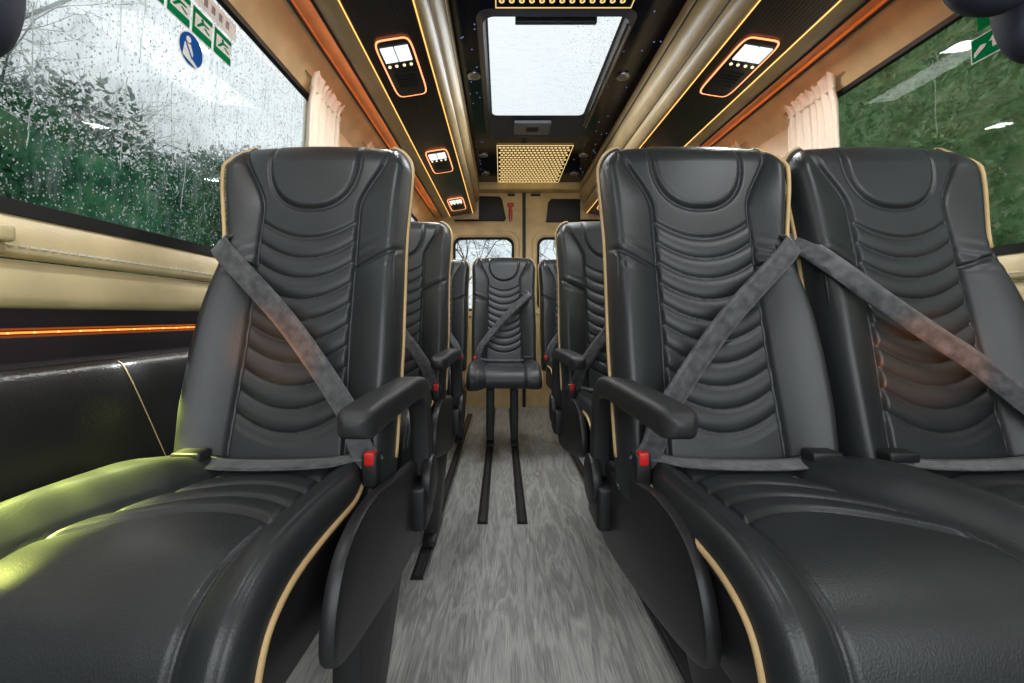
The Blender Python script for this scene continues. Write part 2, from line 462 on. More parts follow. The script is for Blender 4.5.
    prof = [(.09,.455),(-.10,.455),(-.33,.455),(-.37,.43),(-.385,.40),(-.375,.345),(-.25,.335),(-.05,.325),(.10,.32),(.13,.36)]
    if sym: prof = [(y, .455-(.455-z)*.55) for y, z in prof]
    MB().prism(prof, -m*(wi-.013), m*(wo-.02), bev=.008).build('seat_base', M['leather_side'], root, angle=.7)
    # side cover on the aisle side with pivot
    if arm:
        cov = [(.0,.468),(-.08,.482),(-.14,.492),(-.215,.490),(-.275,.468),(-.308,.42),(-.312,.365),(-.27,.338),(-.16,.308),(.0,.272),(.14,.252),(.21,.262),(.245,.31),(.245,.38),(.20,.43),(.10,.452)]
        c_ = smooth_path(cov+[cov[0]], 4)[:-1]
        MB().prism([tuple(p) for p in c_], -m*(armx-.030), -m*(armx-.008), bev=.007).build('side_cover', M['black'], root, angle=.7)
        path = smooth_path([(-.235,.622),(-.16,.626),(-.05,.628),(.04,.628),(.10,.615),(.140,.58),(.160,.53),(.170,.47),(.175,.41)], 6)
        pp = [(-m*(armx-.016*max(0, min(1, (.04-y)/.27))), y, z) for y, z in path]; n_ = len(pp)
        sc = [(.72 if i == 0 else .9 if i == 1 else 1) for i in range(n_)]
        pp = [(-m*(armx-.016), path[0][0]-.006, path[0][1]-.001)]+pp; sc = [.45]+sc
        sc = [v*(1 if i < n_*.45 else 1-.18*min(1, (i-n_*.45)/(n_*.3))) for i, v in enumerate(sc)]
        ar = MB().sweep(pp, rsec(.054, .044, .011, 4), scales=sc).build('armrest', M['armpad'], root, angle=.8)
        MB().cyl((-m*(armx+.006), .175, .395), (-m, 0, 0), .056, .022, 32, .006).build('armrest_hinge', M['black'], ar, angle=.7)
        MB().rbox((min(-m*(armx-.02),-m*(armx+.02)), .11, .30), (max(-m*(armx-.02),-m*(armx+.02)), .215, .40), .012).build('armrest_bracket', M['black'], ar)
    # belts
    bs = belt
    def surf(x, z): return base_y(z)-.028
    ax_ = bs*.165
    end = -bs*.16
    pA = (ax_, base_y(.955)-.028, .945); pB = (-bs*.13, base_y(.60)-.064, .605); pC = (end, -.045, .535)
    P = smooth_path([(bs*.150, base_y(1.0)+.05, .932), (bs*.164, base_y(1.0)+.01, .931), (bs*.162, base_y(.94)-.032, .924), (bs*.145, base_y(.90)-.046, .900), (0, base_y(.76)-.052, .76), pB, pC, (-bs*.178, -.03, .50)], 8)
    if belt*m < 0 and not sym:
        P = smooth_path([(bs*.185, base_y(.95)+.10, .955), (bs*.207, base_y(.95)+.05, .940), (bs*.206, base_y(.93)-.005, .915), (bs*.184, base_y(.86)-.047, .864), (bs*.11, base_y(.80)-.046, .803), (bs*.02, base_y(.73)-.043, .733), (-bs*.037, base_y(.68)-.045, .688), (-bs*.10, base_y(.62)-.055, .620), (-bs*.17, base_y(.54)-.06, .545), (-bs*.19, .0, .49)], 8)
    wd = np.array([bs*.70, 0, -.71]) if True else None
    wd = np.array([.71*bs, 0, .71])*0 + np.array([bs*.6, 0, -.8])
    MB.__init__  # keep class referenced
    ribbon(P, (lambda t: (bs*.71*min(1, t/.22), 0, -.71-.29*(1-min(1, t/.22)))), .042).build('shoulder_belt', M['belt'], root)
    LP = smooth_path([(bs*.19, .02, .490), (bs*.165, -.03, .512), (bs*.10, -.045, .506), (0, -.048, .505), (-bs*.10, -.04, .507), (-bs*.155, -.03, .515), (-bs*.178, .0, .50)], 7)
    ribbon(LP, (0, .99, .12), .040).build('lap_belt', M['belt'], root)
    MB().rbox((min(bs*.118, bs*.172), -.062, .512), (max(bs*.118, bs*.172), -.026, .530), .005).build('belt_tongue', M['black'], root)
    # buckle
    bx = -bs*.178
    bk = MB().rbox((bx-.014, -.055, .465), (bx+.014, -.022, .525), .005).build('belt_buckle', M['black'], root)
    MB().rbox((bx-.009, -.056, .505), (bx+.009, -.032, .5285), .003).build('release_button', M['red'], bk)
    # legs
    for lx in legs:
        g = MB()
        g.prism([(-.155,.34),(-.160,.05),(-.185,.035),(-.185,.0165),(-.02,.0165),(-.02,.035),(-.04,.05),(.19,.29),(.19,.34)], lx-.022, lx+.022, bev=.004)
        g.build('leg', M['black'], root, angle=.6)
    return root

def dup(root, loc):
    r = root.copy(); C.objects.link(r); r.location = loc
    for ch in list(root.children):
        c = ch.copy(); C.objects.link(c); c.parent = r
        for g in ch.children:
            d = g.copy(); C.objects.link(d); d.parent = c
    return r

R1, R2, R3 = .80, 1.56, 2.66
sl = make_seat(-1, True, -1, (.175, -.16), armx=.229)
sl.location = (-.414, R1, 0)
tag(sl, 'nearest black leather seat on the left, between the side wall and the aisle', 'seat', 'quilted leather coach seats')
s2 = dup(sl, (-.415, R2, 0)); tag(s2, 'left black leather seat behind the nearest left one, in the second row', 'seat', 'quilted leather coach seats')
sr = make_seat(1, True, 1, (-.05, .16), armx=.203)
sr.location = (.430, R1, 0)
tag(sr, 'large black leather aisle seat with armrest, nearest the camera on the right of the aisle', 'seat', 'quilted leather coach seats')
s4 = dup(sr, (.430, R2, 0)); tag(s4, 'right aisle black leather seat half hidden behind the nearest right seat', 'seat', 'quilted leather coach seats')
sw = make_seat(1, False, -1, (-.16, .05))
sw.location = (.856, R1, 0)
tag(sw, 'black leather seat at the right window, belt crossing down to the right, in front row', 'seat', 'quilted leather coach seats')
s6 = dup(sw, (.856, R2, 0)); tag(s6, 'second row black leather seat at the right window, behind the front window seat', 'seat', 'quilted leather coach seats')
rl = make_seat(-1, False, -1, (.17, -.16)); rl.location = (-.43, R3+.03, 0)
tag(rl, 'rear row black leather seat on the left, beside the centre seat', 'seat', 'quilted leather coach seats')
rr = make_seat(1, False, 1, (-.05, .16)); rr.location = (.455, R3+.03, 0)
tag(rr, 'rear row black leather seat just right of the centre seat', 'seat', 'quilted leather coach seats')
rw = dup(sw, (.862, R3+.03, 0)); tag(rw, 'rear row black leather seat in the right corner by the window', 'seat', 'quilted leather coach seats')
rc = make_seat(1, False, 1, (-.083, .062), sym=True); rc.location = (.012, R3-.04, 0)
tag(rc, 'black leather seat at the end of the aisle, centre of the rear row', 'seat', 'quilted leather coach seats')

# ------------------------------------------------------------------ floor, rails
Y0, YE = -.9, 3.60
MB().box((-.72, Y0, -.03), (1.19, YE, 0)).build('floor', M['floor'], kind='structure', smooth=False)
def rail(x, y0, y1, label, w=.040, mat='black', silver=0):
    r = empty('floor_rail', (x, y0, 0))
    g = MB(); g.prism([(x-w/2, 0), (x-w/2+.004, .010), (x-w/4, .014), (x-w/4+.003, .009), (x+w/4-.003, .009), (x+w/4, .014), (x+w/2-.004, .010), (x+w/2, 0)], y0, y1, axis=1)
    g.build('track', M['rubber'], r, smooth=False)
    e = MB(); e.box((x-.012, y0, .009), (x+.012, y1, .0105)); e.build('slot_insert', M['darktrim'], r, smooth=False)
    if silver: MB().box((x+silver*w/2, y0, 0), (x+silver*(w/2+.008), y1, .012)).build('metal_edge', M['silver'], r, smooth=False)
    tag(r, label, 'floor rail', 'seat fixing rails'); return r
rail(-.073, 1.56, 3.5, 'left of the two black rails under the centre rear seat in the aisle')
rail(.076, 1.56, 3.5, 'right of the two black rails under the centre rear seat in the aisle')
rail(-.25, 1.23, 3.3, 'black floor rail beneath the left row of seats beside the aisle', silver=1)
rail(.40, .3, 3.3, 'floor rail with bright metal edge beneath the right aisle seats', silver=-1)
rail(-.585, .3, 3.3, 'floor rail close to the left side wall')
rail(.61, .3, 3.3, 'floor rail beneath the outer side of the right aisle seats')
rail(.92, .3, 3.3, 'floor rail beneath the right window seats')

lb = empty('floor_label', (.428, .94, .0)); tag(lb, 'small blue printed label on the floor beside the right rail', 'label')
MB().box((.424, .90, .0), (.448, .975, .0012)).build('label_ground', M['blue'], lb, smooth=False)
g = MB()
for k in range(5): g.box((.428, .908+k*.013, .0012), (.428+.014-(k%2)*.004, .914+k*.013, .0018))
g.build('label_print', M['white'], lb, smooth=False)
# ------------------------------------------------------------------ side walls
def mx(side, X, c=CW): return X if side < 0 else 2*c-X
def strip(side, pts, y0, y1, name, mat, thick=.012, c=CW, parent=None, kind=None, smooth=True, sm=6):
    """a profile (X,Z) drawn for the left side, extruded along the van with thickness towards outside"""
    P = smooth_path(pts, sm) if sm > 1 else np.array(pts, float)
    n = len(P); T = np.gradient(P, axis=0); T /= np.linalg.norm(T, axis=1)[:, None]+1e-9
    N = np.stack([-T[:, 1], T[:, 0]], -1)   # left normal: outside for an upward profile
    Q = P + N*thick
    poly = [tuple(p) for p in P]+[tuple(p) for p in Q[::-1]]
    poly = [(mx(side, x, c), z+H) for x, z in poly]
    b = MB(); b.prism(poly, y0, y1, axis=1)
    return b.build(name, mat, parent, kind=kind, smooth=smooth, angle=.6)
YL1_ = 3.42
WIN = {1: (-.62, 1.43), 2: (1.98, 3.2)}
def wx(z): return -.68 + (z-.149)/(.735-.149)*.035
for side, nm in ((-1, 'left'), (1, 'right')):
    k0 = 1 if side < 0 else 3
    root = empty('wall_'+nm, (mx(side, -.70), 1.3, 0)); root['kind'] = 'structure'
    strip(side, [(-.712,-.77),(-.712,-.05),(-.712,.02)], Y0, YE, 'wall_base', M['rubber'], .03, parent=root, sm=1)
    strip(side, [(-.655,-.755),(-.668,-.45),(-.676,-.20),(-.682,-.10),(-.690,-.078),(-.702,-.073)], Y0, YE, 'leather_panel', M['panel_leather'], .006, parent=root)
    for yy in (.75, 1.75, 2.75):
        pts = [(mx(side, x+.0015), yy + .43*(-.07-z), z+H) for x, z in smooth_path([(-.655,-.755),(-.668,-.45),(-.676,-.20),(-.682,-.10),(-.690,-.078)], 5)]
        MB().tube(pts, .0010, n=6).build('panel_seam', M['lining'], root)
    strip(side, [(-.700,-.076),(-.697,-.06),(-.697,-.03)], Y0, YE, 'dark_trim_lower', M['darktrim'], .01, parent=root, sm=1)
    strip(side, [(-.697,-.030),(-.703,-.026),(-.703,-.020),(-.694,-.016),(-.690,.0),(-.690,.012)], Y0, YE, 'dark_trim_upper', M['darktrim'], .01, parent=root, sm=1)
    strip(side, [(-.694,.012),(-.684,.018),(-.678,.03),(-.677,.055),(-.682,.075),(-.690,.081)], Y0, YE, 'armrest_ledge', M['cream'], .012, parent=root)
    strip(side, [(-.690,.083),(-.672,.085),(-.668,.095),(-.672,.12),(-.680,.140),(-.690,.147)], Y0, YE, 'window_sill_trim', M['cream'], .012, parent=root)
    # dashed stitching on the sill
    st = MB()
    for i in range(220):
        y = .30+i*.014; xx = -.6675 ; zz = .098
        st.box((mx(side, xx)-.0012, y, zz+H-.001), (mx(side, xx)+.0012, y+.009, zz+H+.001))
    st.build('stitching', M['white'], root, smooth=False)
    # pillars around the windows
    for a, b_ in ((WIN[1][1], WIN[2][0]), (WIN[2][1], YE), (Y0, WIN[1][0])):
        strip(side, [(wx(.14),.14),(wx(.4)+.004,.4),(wx(.74),.74)], a, b_, 'pillar_lining', M['cream2'], .03, parent=root, sm=4)
    strip(side, [(-.645,.735),(-.640,.742),(-.612,.785),(-.575,.822),(-.560,.835)], Y0, YE, 'upper_lining', M['cream2'], .02, parent=root)
    strip(side, [(-.618,.790),(-.612,.792),(-.606,.799),(-.604,.805)], Y0, YE, 'lining_bead', M['darktrim'], .006, parent=root)
    MB().tube([(mx(side, -.5615), y, .8335+H) for y in (Y0, 1, 2, YE-.1)], .0055, n=8).build('groove_bead', M['darktrim'], root)
    MB().tube([(mx(side, -.4885, CL), y, .8125+H) for y in (Y0, 1, 2, YL1_)], .0045, n=8).build('groove_bead', M['darktrim'], root)
    strip(side, [(-.560,.835),(-.566,.842),(-.562,.852),(-.530,.862),(-.499,.862)], Y0, YE, 'cove_strip', M['cream2'], .01, parent=root, sm=1)
    # window frames and panes
    for wn, (a, b_) in WIN.items():
        w = empty('window_%d' % (k0 + wn - 1), (mx(side, -.665), (a+b_)/2, .149+H)); w['kind'] = 'structure'
        f = MB()
        def q(y, z, o): return (mx(side, wx(z)+o), y, z+H)
        def bar(y0, z0, y1, z1):
            vs = [q(y0, z0, -.012), q(y1, z0, -.012), q(y1, z1, -.012), q(y0, z1, -.012), q(y0, z0, .004), q(y1, z0, .004), q(y1, z1, .004), q(y0, z1, .004)]
            f.add(vs, [(0,1,2,3),(4,5,6,7),(0,1,5,4),(1,2,6,5),(2,3,7,6),(3,0,4,7)])
        bar(a-.002, .143, b_+.002, .163); bar(a-.002, .727, b_+.002, .742); bar(a-.002, .163, a+.012, .727); bar(b_-.012, .163, b_+.002, .727)
        f.build('window_frame', M['rubber'], w, smooth=False)
        g = MB(); g.add([q(a, .15, -.008), q(b_, .15, -.008), q(b_, .74, -.008), q(a, .74, -.008)], [(0,1,2,3)])
        g.build('window_pane', M['glass'] if side < 0 else M['glass_d'], w, smooth=False)
        if wn == 1: (globals().__setitem__('WL' if side < 0 else 'WR', w))
    # light strip on the wall
    l = MB(); l.box((mx(side, -.7035), .1, H-.0245), (mx(side, -.7005), YE-.3, H-.0215)) if side < 0 else l.box((mx(side, -.7005), .1, H-.0245), (mx(side, -.7035), YE-.3, H-.0215))
    tag(l.build('light_strip', M['led_side'], smooth=False), 'glowing orange LED strip in the dark trim of the %s wall' % nm, 'light strip')
    d = MB()
    for i in range(90):
        y = .15+i*.034; X = mx(side, -.6975)
        d.cyl((X, y, H-.023), (1, 0, 0), .0015, .002, 8)
    d = d.build('light_strip_diodes', M['led_y'], smooth=False); tag(d, 'row of bright orange diodes along the %s wall light strip' % nm, 'diodes', kind='stuff')
    # cove light hidden in the slot above the windows
    cv = MB(); xa, xb = sorted((mx(side, -.4975, CL), mx(side, -.5010, CL)))
    cv.box((xa-.0, Y0+.2, H+.845), (xb+.0, YE-.2, H+.850))
    tag(cv.build('cove_light', M['led_cove'], smooth=False), 'thin orange cove light in the groove above the %s windows' % nm, 'light strip')

# rain on the left pane
def rain(side, parent, n, y0, y1, seed):
    r = np.random.default_rng(seed); b = MB()
    up = []; fa = []
    for i in range(n):
        y = r.uniform(y0, y1); z = r.uniform(.165, .725)
        rr = .0007+.0009*r.random()**2; st = 1+.8*r.random()
        X = mx(side, wx(z)-.008); sg = -1
        c = np.array([X, y, z+H]); k = 7; n0 = len(up)
        for ring, (ra, dx) in enumerate(((1, 0), (.75, .6))):
            for q_ in range(k):
                an = 2*PI*q_/k
                up.append(c + np.array([sg*dx*rr if side < 0 else -sg*dx*rr, ra*rr*math.cos(an), ra*rr*st*math.sin(an)]))
        up.append(c + np.array([sg*rr*.85*(1 if side < 0 else -1), 0, 0]))
        for q_ in range(k):
            p_ = (q_+1) % k
            fa.append((n0+q_, n0+p_, n0+k+p_, n0+k+q_)); fa.append((n0+k+q_, n0+k+p_, n0+2*k))
        fa.append(tuple(n0+q_ for q_ in range(k)))
    b.v = [tuple(v) for v in up]; b.f = fa
    # trails running down the pane
    for i in range(int(n/330)):
        y = r.uniform(y0, y1); z = r.uniform(.35, .70); ln = r.uniform(.05, .22); pts = []
        for t in range(12):
            zz = z-ln*t/11; y += r.normal(0, .0016); pts.append((mx(side, wx(zz)-.0085), y, zz+H))
        b.tube(pts, .0008, n=5)
    o = b.build('raindrops', M['rain'], parent); o['kind'] = 'stuff'; return o
rain(-1, WL, 12000, .15, 1.42, 3)
rain(1, WR, 700, .4, 1.42, 5)

# ------------------------------------------------------------------ lockers with reading lights
PA = np.array([-.424, .820]); PB = np.array([-.236, .850])
def under(side, u, w, h):
    """u across the underside 0..1, w along the van, h below the panel"""
    p = PA+(PB-PA)*u; n = np.array([.16, -1.0]); n /= np.linalg.norm(n)
    p = p+n*h; return (mx(side, p[0], CL), w, p[1]+H)
YL0, YL1 = -.6, 3.43
for side, nm in ((-1, 'left'), (1, 'right')):
    lk = empty('overhead_locker', (mx(side, -.34, CL), 1.4, .81+H))
    tag(lk, 'long cream overhead locker with black ribbed underside on the %s' % nm, 'overhead locker', 'overhead lockers')
    body = smooth_path([(-.236,.848),(-.226,.852),(-.214,.868),(-.207,.89),(-.212,.915),(-.216,.925)], 5)
    body2 = smooth_path([(-.216,.925),(-.200,.94),(-.186,.97),(-.184,1.0),(-.19,1.03),(-.196,1.05)], 5)
    body3 = [(-.196,1.05),(-.188,1.06),(-.186,1.09),(-.20,1.118)]
    poly = [(-.485,.815),(-.45,.811),(-.424,.8195),(-.236,.8495)]+[tuple(p) for p in body]+[tuple(p) for p in body2]+body3+[(-.50,1.118),(-.50,.86)]
    MB().prism([(mx(side, x, CL), z+H) for x, z in poly], YL0, YL1, axis=1).build('body', M['lining'], lk, angle=.5)
    g = MB(); vs = [under(side, .03, YL0, .0), under(side, .97, YL0, 0), under(side, .97, YL1-.02, 0), under(side, .03, YL1-.02, 0),
                    under(side, .03, YL0, .004), under(side, .97, YL0, .004), under(side, .97, YL1-.02, .004), under(side, .03, YL1-.02, .004)]
    g.add(vs, [(0,1,2,3),(4,5,6,7),(0,1,5,4),(1,2,6,5),(2,3,7,6),(3,0,4,7)]); g.build('underside_panel', M['slats'], lk, smooth=False)
    for u in (.01, .99):
        pts = [under(side, u, y, .004) for y in np.linspace(YL0, YL1-.01, 12)]
        MB().tube(pts, .0018, n=6).build('edge_light', M['led_y'], lk)
    MB().box(*[(min(mx(side,-.50,CL), mx(side,-.19,CL)), YL1, H+.80), (max(mx(side,-.50,CL), mx(side,-.19,CL)), YL1+.015, H+1.12)]).build('end_cap', M['lining'], lk, smooth=False)
    gl = MB(); ps = [(mx(side, x, CL), YL0, z+H) for x, z in ((-.2165,.925),)]
    for (x, z) in ((-.2135,.925), (-.193,1.05)):
        MB().tube([(mx(side, x, CL), y, z+H) for y in (YL0, 1, 2, YL1)], .003, n=6).build('bead', M['darktrim'], lk)
    names = ['nearest', 'second', 'third', 'farthest']
    for i, w0 in enumerate((.41, 1.25, 2.085, 2.93)):
        if i == 0: continue
        w1 = w0+.315
        lp = empty('reading_light_panel', under(side, .5, (w0+w1)/2, .01))
        tag(lp, 'glowing orange rimmed reading light panel under the %s locker, %s' % (nm, ['', 'nearest the camera', 'middle of the row', 'farthest towards the back doors'][i]), 'reading light', 'reading light panels')
        u0, u1 = .20, .78
        # rounded outline, narrower towards the near end like a shield
        def outl(sc):
            o_ = []
            hw_, hl = (u1-u0)/2*sc, (w1-w0)/2*(1-(1-sc)*.45)
            for t in np.linspace(0, 2*PI, 48, endpoint=False):
                c_, s_ = math.cos(t), math.sin(t); e = 2/7
                o_.append((.49 + hw_*math.copysign(abs(c_)**e, c_), (w0+w1)/2 + hl*math.copysign(abs(s_)**e, s_)))
            return o_
        O = outl(1)
        MB().tube([under(side, u, w, .008) for u, w in O], .0026, closed=True, n=6, up=(0,0,1)).build('glow_ring', M['led_o'], lp)
        O2 = outl(.95); g = MB(); nn = len(O2)
        vs = [under(side, u, w, .003) for u, w in O2]+[under(side, u, w, .010) for u, w in O2]+[under(side, .49+(u-.49)*.9, (w0+w1)/2+(w-(w0+w1)/2)*.95, .012) for u, w in O2]
        fs = [(k*nn+a, k*nn+(a+1)%nn, (k+1)*nn+(a+1)%nn, (k+1)*nn+a) for k in (0, 1) for a in range(nn)]+[tuple(range(2*nn, 3*nn))]
        g.add(vs, fs).build('panel_body', M['darktrim'], lp, angle=.5)
        # two lamp lenses at the near end
        for ua, ub in ((.265, .475), (.495, .715)):
            g = MB()
            vs = [under(side, a, b_, h) for h in (.010, .016) for a, b_ in ((ua, w0+.028), (ub, w0+.028), (ub, w0+.098), (ua, w0+.098))]
            g.add(vs, [(0,1,2,3),(4,5,6,7),(0,1,5,4),(1,2,6,5),(2,3,7,6),(3,0,4,7)]); g.build('lamp_lens', M['led_w'], lp, smooth=False)
        for u in (.30, .42, .55, .67):
            MB().cyl(under(side, u, w0+.122, .010), (0, 0, -1), .0048, .006, 12, .001).build('call_button', M['led_dot'], lp)
        g = MB()
        for k in range(5):
            y = w0+.165+k*.018
            vs = [under(side, a, b_, h) for h in (.010, .014) for a, b_ in ((.31, y), (.67, y), (.67, y+.010), (.31, y+.010))]
            g.add(vs, [(0,1,2,3),(4,5,6,7),(0,1,5,4),(1,2,6,5),(2,3,7,6),(3,0,4,7)])
        g.build('speaker_grille', M['black'], lp, smooth=False)

# ------------------------------------------------------------------ ceiling, roof hatch, vents, spots, stars
HX0, HX1, HY0, HY1 = -.085, .492, 1.535, 2.60
ZC = 1.12+H
g = MB()
g.box((-.30, Y0, ZC), (.76, HY0, ZC+.04)); g.box((-.30, HY1, ZC), (.76, 3.50, ZC+.04))
g.box((-.30, HY0, ZC), (HX0, HY1, ZC+.04)); g.box((HX1, HY0, ZC), (.76, HY1, ZC+.04))
g.build('ceiling', M['ceil'], kind='structure', smooth=False)
def rrect(x0, y0, x1, y1, r, k=6):
    out = []
    for cx, cy, a0 in ((x1-r, y1-r, 0), (x0+r, y1-r, 90), (x0+r, y0+r, 180), (x1-r, y0+r, 270)):
        for i in range(k+1):
            a = math.radians(a0+90*i/k); out.append((cx+r*math.cos(a), cy+r*math.sin(a)))
    return out
hat = empty('roof_hatch', (.2, 2.05, ZC)); tag(hat, 'large glass roof hatch letting in white daylight in the dark ceiling', 'roof hatch')
A = rrect(HX0-.012, HY0-.012, HX1+.012, HY1+.012, .05); Bq = rrect(HX0+.012, HY0+.012, HX1-.012, HY1-.012, .045)
Cq = rrect(-.055, 1.58, .46, 2.395, .03); n = len(A); g = MB()
vs = [(x, y, ZC-.002) for x, y in A]+[(x, y, ZC-.014) for x, y in Bq]+[(x, y, ZC+.022) for x, y in rrect(-.063, 1.565, .470, 2.43, .035)]+[(x, y, ZC+.030) for x, y in Cq]+[(x, y, ZC+.06) for x, y in A]
g.add(vs, [(k*n+i, k*n+(i+1)%n, (k+1)*n+(i+1)%n, (k+1)*n+i) for k in range(4) for i in range(n)])
g.build('hatch_frame', M['hatch'], hat, angle=.5)
MB().add([(x, y, ZC+.028) for x, y in Cq], [tuple(range(n))]).build('hatch_glass', M['glass_s'], hat, smooth=False)
r_ = np.random.default_rng(9); g = MB()
for i in range(700):
    x = .46-abs(r_.normal(0, .10)); y = r_.uniform(1.59, 2.385)
    if x < -.04: continue
    q = .0012+.0016*r_.random()
    g.add([(x+q*math.cos(a*PI/3), y+q*math.sin(a*PI/3)*1.3, ZC+.027) for a in range(6)]+[(x, y, ZC+.027-q*.7)], [(a, (a+1)%6, 6) for a in range(6)])
o = g.build('hatch_raindrops', M['rain'], hat); o['kind'] = 'stuff'
hd = MB().rbox((.07, 2.41, ZC-.010), (.285, 2.565, ZC+.012), .008).build('hatch_handle', M['greyplastic'], hat)
MB().rbox((.145, 2.46, ZC-.014), (.215, 2.51, ZC-.008), .002).build('handle_recess', M['rubber'], hd)
MB().tube([(.487, 1.60, ZC-.012), (.487, 2.45, ZC-.012)], .006).build('blind_rail', M['silver'], hat)
MB().tube([(.474, 1.60, ZC-.006), (.474, 2.45, ZC-.006)], .004).build('blind_rail', M['silver'], hat)
MB().rbox((.05, 1.585, ZC-.006), (.36, 1.605, ZC+.02), .004).build('blind_grip', M['hatch'], hat)

def vent(x0, x1, y0, y1, nx, ny, r, label):
    v = empty('light_grille', ((x0+x1)/2, (y0+y1)/2, ZC)); tag(v, label, 'ceiling grille', 'lit ceiling grilles')
    MB().box((x0-.012, y0-.012, ZC-.006), (x1+.012, y1+.012, ZC)).build('back_plate', M['ceil'], v, smooth=False)
    g = MB()
    for i in range(nx):
        for j in range(ny):
            cx = x0+(i+.5)*(x1-x0)/nx + (0 if ny > 20 else (.25 if j % 2 else -.25)*(x1-x0)/nx); cy = y0+(j+.5)*(y1-y0)/ny
            n_ = 10; ro, ri = r, r*.55
            vs = [(cx+q*math.cos(2*PI*a/n_), cy+q*math.sin(2*PI*a/n_), z) for q, z in ((ro, ZC-.006), (ro, ZC-.009), (ri, ZC-.009), (ri, ZC-.006)) for a in range(n_)]
            g.add(vs, [(k*n_+a, k*n_+(a+1)%n_, (k+1)*n_+(a+1)%n_, (k+1)*n_+a) for k in range(3) for a in range(n_)])
    o = g.build('lit_rings', M['led_vent'], v, smooth=False, fixn=False); o['kind'] = 'stuff'
    MB().tube([(x0-.012, y0-.012, ZC-.006), (x0-.012, y1+.012, ZC-.006), (x1+.012, y1+.012, ZC-.006), (x1+.012, y0-.012, ZC-.006)], .003, closed=True, n=6, up=(0,0,1)).build('lit_border', M['led_vent'], v)
vent(-.02, .452, 2.74, 3.46, 18, 17, .0100, 'square amber lit perforated ceiling grille between roof hatch and back doors')
vent(-.01, .452, 1.02, 1.50, 13, 11, .010, 'amber lit perforated ceiling grille at the top edge, before the roof hatch')
for (x, y, lb) in ((-.13, 1.944, 'left of the roof hatch'), (.562, 1.95, 'right of the roof hatch'), (-.128, 2.90, 'left of the amber grille, nearer one'), (.562, 2.90, 'right of the amber grille, nearer one'),
               (-.128, 3.27, 'left of the amber grille, farther one'), (.562, 3.27, 'right of the amber grille, farther one')):
    s_ = empty('ceiling_spotlight', (x, y, ZC)); tag(s_, 'small round chrome ceiling spotlight ' + lb, 'spotlight', 'round ceiling spotlights')
    MB().cyl((x, y, ZC), (0,0,-1), .032, .008, 28, .003).build('rim', M['silver'], s_, angle=.6)
    MB().cyl((x, y, ZC-.006), (0,0,-1), .018, .004, 20, .001).build('lens', M['greyplastic'], s_, angle=.6)
st = MB()
for i in range(60):
    x = rng.choice([rng.uniform(-.17, -.10), rng.uniform(.51, .66)]); y = rng.uniform(1.2, 3.45)
    st.cyl((x, y, ZC), (0,0,-1), .0028, .002, 6)
tag(st.build('ceiling_stars', M['star'], smooth=False), 'tiny blue fibre optic stars scattered over the dark ceiling', 'star lights', kind='stuff')

# ------------------------------------------------------------------ rear doors
YR = 3.60
def plate_hole(b, ox0, oz0, ox1, oz1, hole, y0, y1):
    """wall plate with a rounded hole, front rim, depth"""
    n = len(hole); hx = sum(p[0] for p in hole)/n; hz = sum(p[1] for p in hole)/n
    outer = []
    for x, z in hole:
        dx, dz = x-hx, z-hz
        t = min(((ox1-hx)/dx if dx > 0 else (ox0-hx)/dx if dx < 0 else 9e9), ((oz1-hz)/dz if dz > 0 else (oz0-hz)/dz if dz < 0 else 9e9))
        outer.append([hx+dx*t, hz+dz*t])
    for cx, cz in ((ox0,oz0),(ox1,oz0),(ox1,oz1),(ox0,oz1)):
        i = min(range(n), key=lambda k: (outer[k][0]-cx)**2+(outer[k][1]-cz)**2); outer[i] = [cx, cz]
    vs = [(x, y0, z) for x, z in outer]+[(x, y0, z) for x, z in hole]+[(x, y1, z) for x, z in hole]+[(x, y1, z) for x, z in outer]
    fs = [(k*n+i, k*n+(i+1)%n, (k+1)*n+(i+1)%n, (k+1)*n+i) for k in range(3) for i in range(n)]
    b.add(vs, fs)
SX = .189
